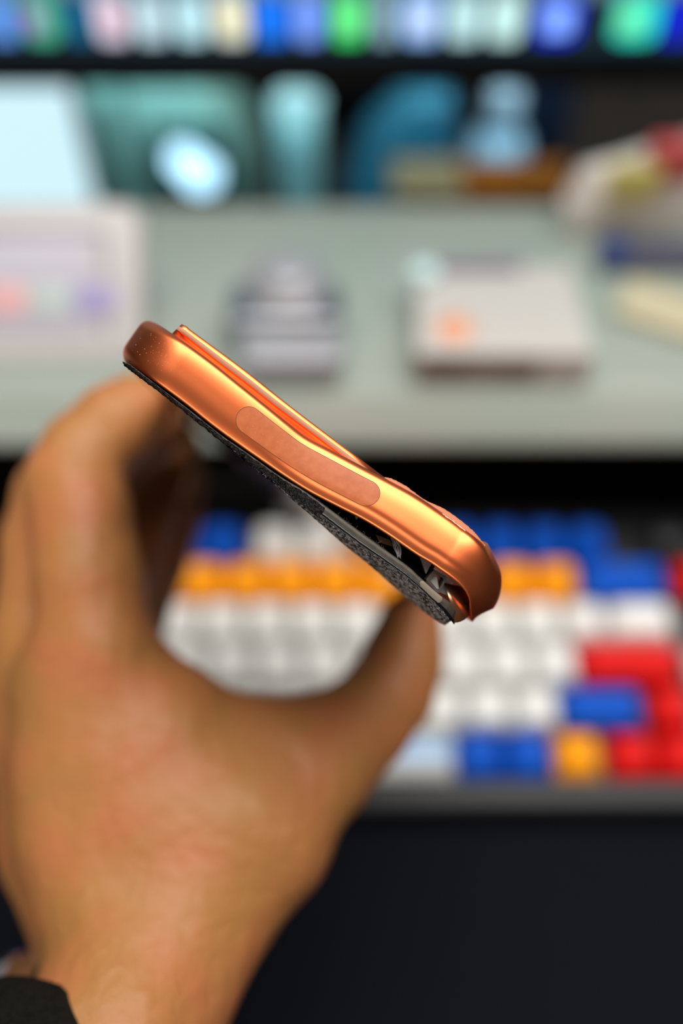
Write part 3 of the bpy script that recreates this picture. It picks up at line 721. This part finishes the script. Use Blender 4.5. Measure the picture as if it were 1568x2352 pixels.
fingers = [
    [(235, 1600, 236, 14.5), (215, 1480, 233, 13.6), (205, 1330, 235, 12.6), (185, 1180, 240, 12.2), (168, 1115, 243, 12.0), (200, 1040, 246, 10.8), (262, 978, 248, 10.2), (314, 935, 250, 8.8)],
    [(110, 1620, 252, 13.5), (95, 1450, 254, 11.8), (105, 1250, 258, 11.2), (130, 1140, 264, 11), (220, 1050, 268, 10), (300, 1010, 272, 9.6), (360, 988, 274, 8.4)],
    [(160, 1640, 268, 12), (235, 1450, 276, 10.5), (290, 1280, 286, 10.6), (330, 1170, 292, 10.2), (370, 1080, 296, 9.4), (398, 1022, 298, 8)],
    [(200, 1640, 280, 11), (300, 1430, 288, 9.6), (355, 1300, 296, 9.2), (395, 1180, 302, 8.6), (418, 1095, 306, 7.4)],
    [(745, 1730, 247, 13), (830, 1665, 255, 12.2), (895, 1590, 262, 11.6), (925, 1510, 266, 10.8), (945, 1430, 268, 8.8)],
]
lo = np.array([-96., -150., 165.]); hi_ = np.array([30., 45., 325.]); step = 1.35
# bounds from chains
allp = [(hp(*c[:3]), c[3]) for ch in chains_palm+fingers for c in ch]
lo = np.min([p-r for p, r in allp], 0)-4; hi_ = np.max([p+r for p, r in allp], 0)+4
lo[1] = max(lo[1], -1.62*95); lo[2] = max(lo[2], 168)
NX = [int((hi_[i]-lo[i])/step)+1 for i in range(3)]
gx, gy_, gz = [lo[i]+np.arange(NX[i])*step for i in range(3)]
X, Y, Z = np.meshgrid(gx, gy_, gz, indexing='ij')
PT = np.stack([X, Y, Z], -1).astype(np.float32)
def cap_sdf(a, b, ra, rb):
    ab = (b-a).astype(np.float32); pa = PT-a.astype(np.float32); t = np.clip((pa@ab)/float(ab@ab), 0, 1)
    return np.linalg.norm(pa-t[..., None]*ab, axis=-1)-(ra+(rb-ra)*t)
def chain_sdf(ch, k):
    d = None
    for i in range(len(ch)-1):
        q = cap_sdf(hp(*ch[i][:3]), hp(*ch[i+1][:3]), ch[i][3], ch[i+1][3]); d = q if d is None else smin(d, q, k)
    return d
palm = None
for ch in chains_palm:
    q = chain_sdf(ch, 3.); palm = q if palm is None else smin(palm, q, 9.)
fg = None
for ch in fingers:
    q = chain_sdf(ch, 2.); fg = q if fg is None else smin(fg, q, 1.4)
D = smin(palm, fg, 7.)
# tendons / knuckle relief: low-frequency lumps
D = D+.35*np.sin(X*.22+Z*.1)*np.sin(Y*.19+1)+.12*np.sin(X*.8+Y*.5)*np.sin(Y*.7-Z*.6)
D = D.astype(np.float64)
D[:, 0, :] = 1; D[:, :, 0] = 1; D[0] = 1; D[-1] = 1; D[:, -1] = 1; D[:, :, -1] = 1
def surface_nets(D, lo, step):
    ins = D < 0
    nx, ny, nz = D.shape
    cnt = np.zeros((nx-1, ny-1, nz-1), int); acc = np.zeros((nx-1, ny-1, nz-1, 3)); ne = np.zeros((nx-1, ny-1, nz-1))
    cs = [(i, j, k) for i in (0, 1) for j in (0, 1) for k in (0, 1)]
    sub = lambda c: (slice(c[0], nx-1+c[0]), slice(c[1], ny-1+c[1]), slice(c[2], nz-1+c[2]))
    for a in cs:
        for ax in range(3):
            if a[ax]: continue
            b = list(a); b[ax] = 1; b = tuple(b)
            da, db = D[sub(a)], D[sub(b)]; cross = (da < 0) != (db < 0)
            t = np.where(cross, da/np.where(cross, da-db, 1), 0)
            for q in range(3):
                base = a[q]+(t if q == ax else 0); acc[..., q] += np.where(cross, base, 0)
            ne += cross
    act = ne > 0; idx = -np.ones(act.shape, int); idx[act] = np.arange(act.sum())
    ijk = np.argwhere(act); V = (ijk+acc[act]/ne[act][:, None])*step+lo
    F = []
    for ax in range(3):
        sa = [slice(1, n-1) for n in (nx, ny, nz)]
        s1 = list(sa); s1[ax] = slice(0, D.shape[ax]-1); s2 = list(sa); s2[ax] = slice(1, D.shape[ax])
        A = ins[tuple(s1)]; B = ins[tuple(s2)]; E = np.argwhere(A != B)
        flip = A[tuple(E.T)]
        E2 = E+1; E2[:, ax] = E[:, ax]
        u, v = [(1, 2), (2, 0), (0, 1)][ax]
        du = np.zeros(3, int); du[u] = 1; dv = np.zeros(3, int); dv[v] = 1
        g = lambda e: idx[tuple(e.T)]
        q = np.stack([g(E2-du-dv), g(E2-dv), g(E2), g(E2-du)], 1)
        q[~flip] = q[~flip][:, ::-1]; F.append(q)
    return V, np.concatenate(F)
HV, HF = surface_nets(D, lo, step)
hand = empty('person', W(hp(320, 2250, 215))); tag(hand, "person's left hand and wrist holding the bent phone between fingertips and thumb", 'person')
def skin():
    m = bpy.data.materials.new('skin'); m.use_nodes = True; nt = m.node_tree; b = nt.nodes['Principled BSDF']
    b.inputs['Roughness'].default_value = .48; b.inputs['Specular IOR Level'].default_value = .35
    b.inputs['Subsurface Weight'].default_value = .25; b.inputs['Subsurface Scale'].default_value = .004; b.inputs['Subsurface Radius'].default_value = (1, .35, .18)
    tc = nt.nodes.new('ShaderNodeTexCoord')
    n = nt.nodes.new('ShaderNodeTexNoise'); n.inputs['Scale'].default_value = 60; n.inputs['Detail'].default_value = 4
    r = nt.nodes.new('ShaderNodeValToRGB'); r.color_ramp.elements[0].position = .35; r.color_ramp.elements[1].position = .68
    r.color_ramp.elements[0].color = (*lin('#ac7742'), 1); r.color_ramp.elements[1].color = (*lin('#b87146'), 1)
    nt.links.new(tc.outputs['Object'], n.inputs['Vector']); nt.links.new(n.outputs['Fac'], r.inputs['Fac']); nt.links.new(r.outputs['Color'], b.inputs['Base Color'])
    n2 = nt.nodes.new('ShaderNodeTexNoise'); n2.inputs['Scale'].default_value = 220; n2.inputs['Detail'].default_value = 6; n2.inputs['Distortion'].default_value = .4
    bp = nt.nodes.new('ShaderNodeBump'); bp.inputs['Strength'].default_value = .6; bp.inputs['Distance'].default_value = .0012
    nt.links.new(tc.outputs['Object'], n2.inputs['Vector']); nt.links.new(n2.outputs['Fac'], bp.inputs['Height']); nt.links.new(bp.outputs['Normal'], b.inputs['Normal'])
    return m
hb = obj('hand', W(HV), HF, skin(), hand)
sm_ = hb.modifiers.new('smooth', 'SMOOTH'); sm_.factor = .5; sm_.iterations = 5
# forearm axis for sleeve and watch
axA = hp(306, 2240, 228); axB = hp(228, 2405, 214); ax = (axB-axA)/np.linalg.norm(axB-axA)
e1 = np.array([1., .5, 0]); e1 -= ax*np.dot(e1, ax); e1 /= np.linalg.norm(e1); e2 = np.cross(ax, e1)
def ring_at(t, r1, r2, n=48, wob=0.):
    c = axA+ax*t; return np.array([c+e1*(r1+wob*math.sin(3*a+t)+wob*.6*math.sin(7*a+2*t))*math.cos(a)+e2*(r2+wob*math.sin(5*a-t))*math.sin(a) for a in np.linspace(0, 2*math.pi, n, endpoint=False)])
R = [ring_at(23, 22.5, 29), ring_at(22, 24.5, 31, wob=.1), ring_at(23.5, 25.5, 32, wob=.1)]+[ring_at(t, 25.5+.04*t, 32+.04*t, wob=.3) for t in range(28, 90, 6)]
R = [W(r) for r in R]; V, F = rings(R, cap=False)
sl_ = obj('sleeve', V, F, mat('sleeve_knit', '#100f0d', .9, bump=(1200, .6, .0005), col2='#191713', cscale=900, spec=.1), hand); sl_['label'] = 'black knit sleeve cuff'
# wristwatch
wt = empty('wristwatch', W(axA+ax*16)); tag(wt, 'steel wristwatch on a black strap, barely in view at the lower left edge', 'watch')
R = [W(ring_at(t+12, r1, r1+1.5)) for t, r1 in ((-5.5, 17.6), (-6, 18.6), (-5, 19.4), (4, 19.4), (5, 18.6), (4.5, 17.6))]
V, F = rings(R, cap=False); obj('strap', V, F, mat('strap_black', '#0b0806', .6), wt)
cc = axA+ax*(11.5)-e1*24.5
def disc(r, h0, h1, name, m, parent):
    R = []
    for rr_, h in ((r*.96, h0), (r, h0+.5), (r, h1-.6), (r*.94, h1), (.01, h1)):
        R.append(W(np.array([cc-e1*h+ax*rr_*math.cos(a)+e2*rr_*math.sin(a) for a in np.linspace(0, 2*math.pi, 40, endpoint=False)])))
    return obj(name, *rings(R), m, parent)
disc(15.5, -2, 6.5, 'case', mat('watch_steel', '#cfd2d4', .18, 1.), wt)
disc(13.5, 6.3, 7.2, 'crystal', mat('watch_glass', '#0c1014', .05), wt)
for k in range(7):
    a = math.pi/2+(-3+k)*.22; c = axA-e1*23.5*math.sin(a)*1.0+e2*29.5*math.cos(a)+ax*(-1)
for o in list(bpy.data.objects):
    if '_o' in o: del o['_o']
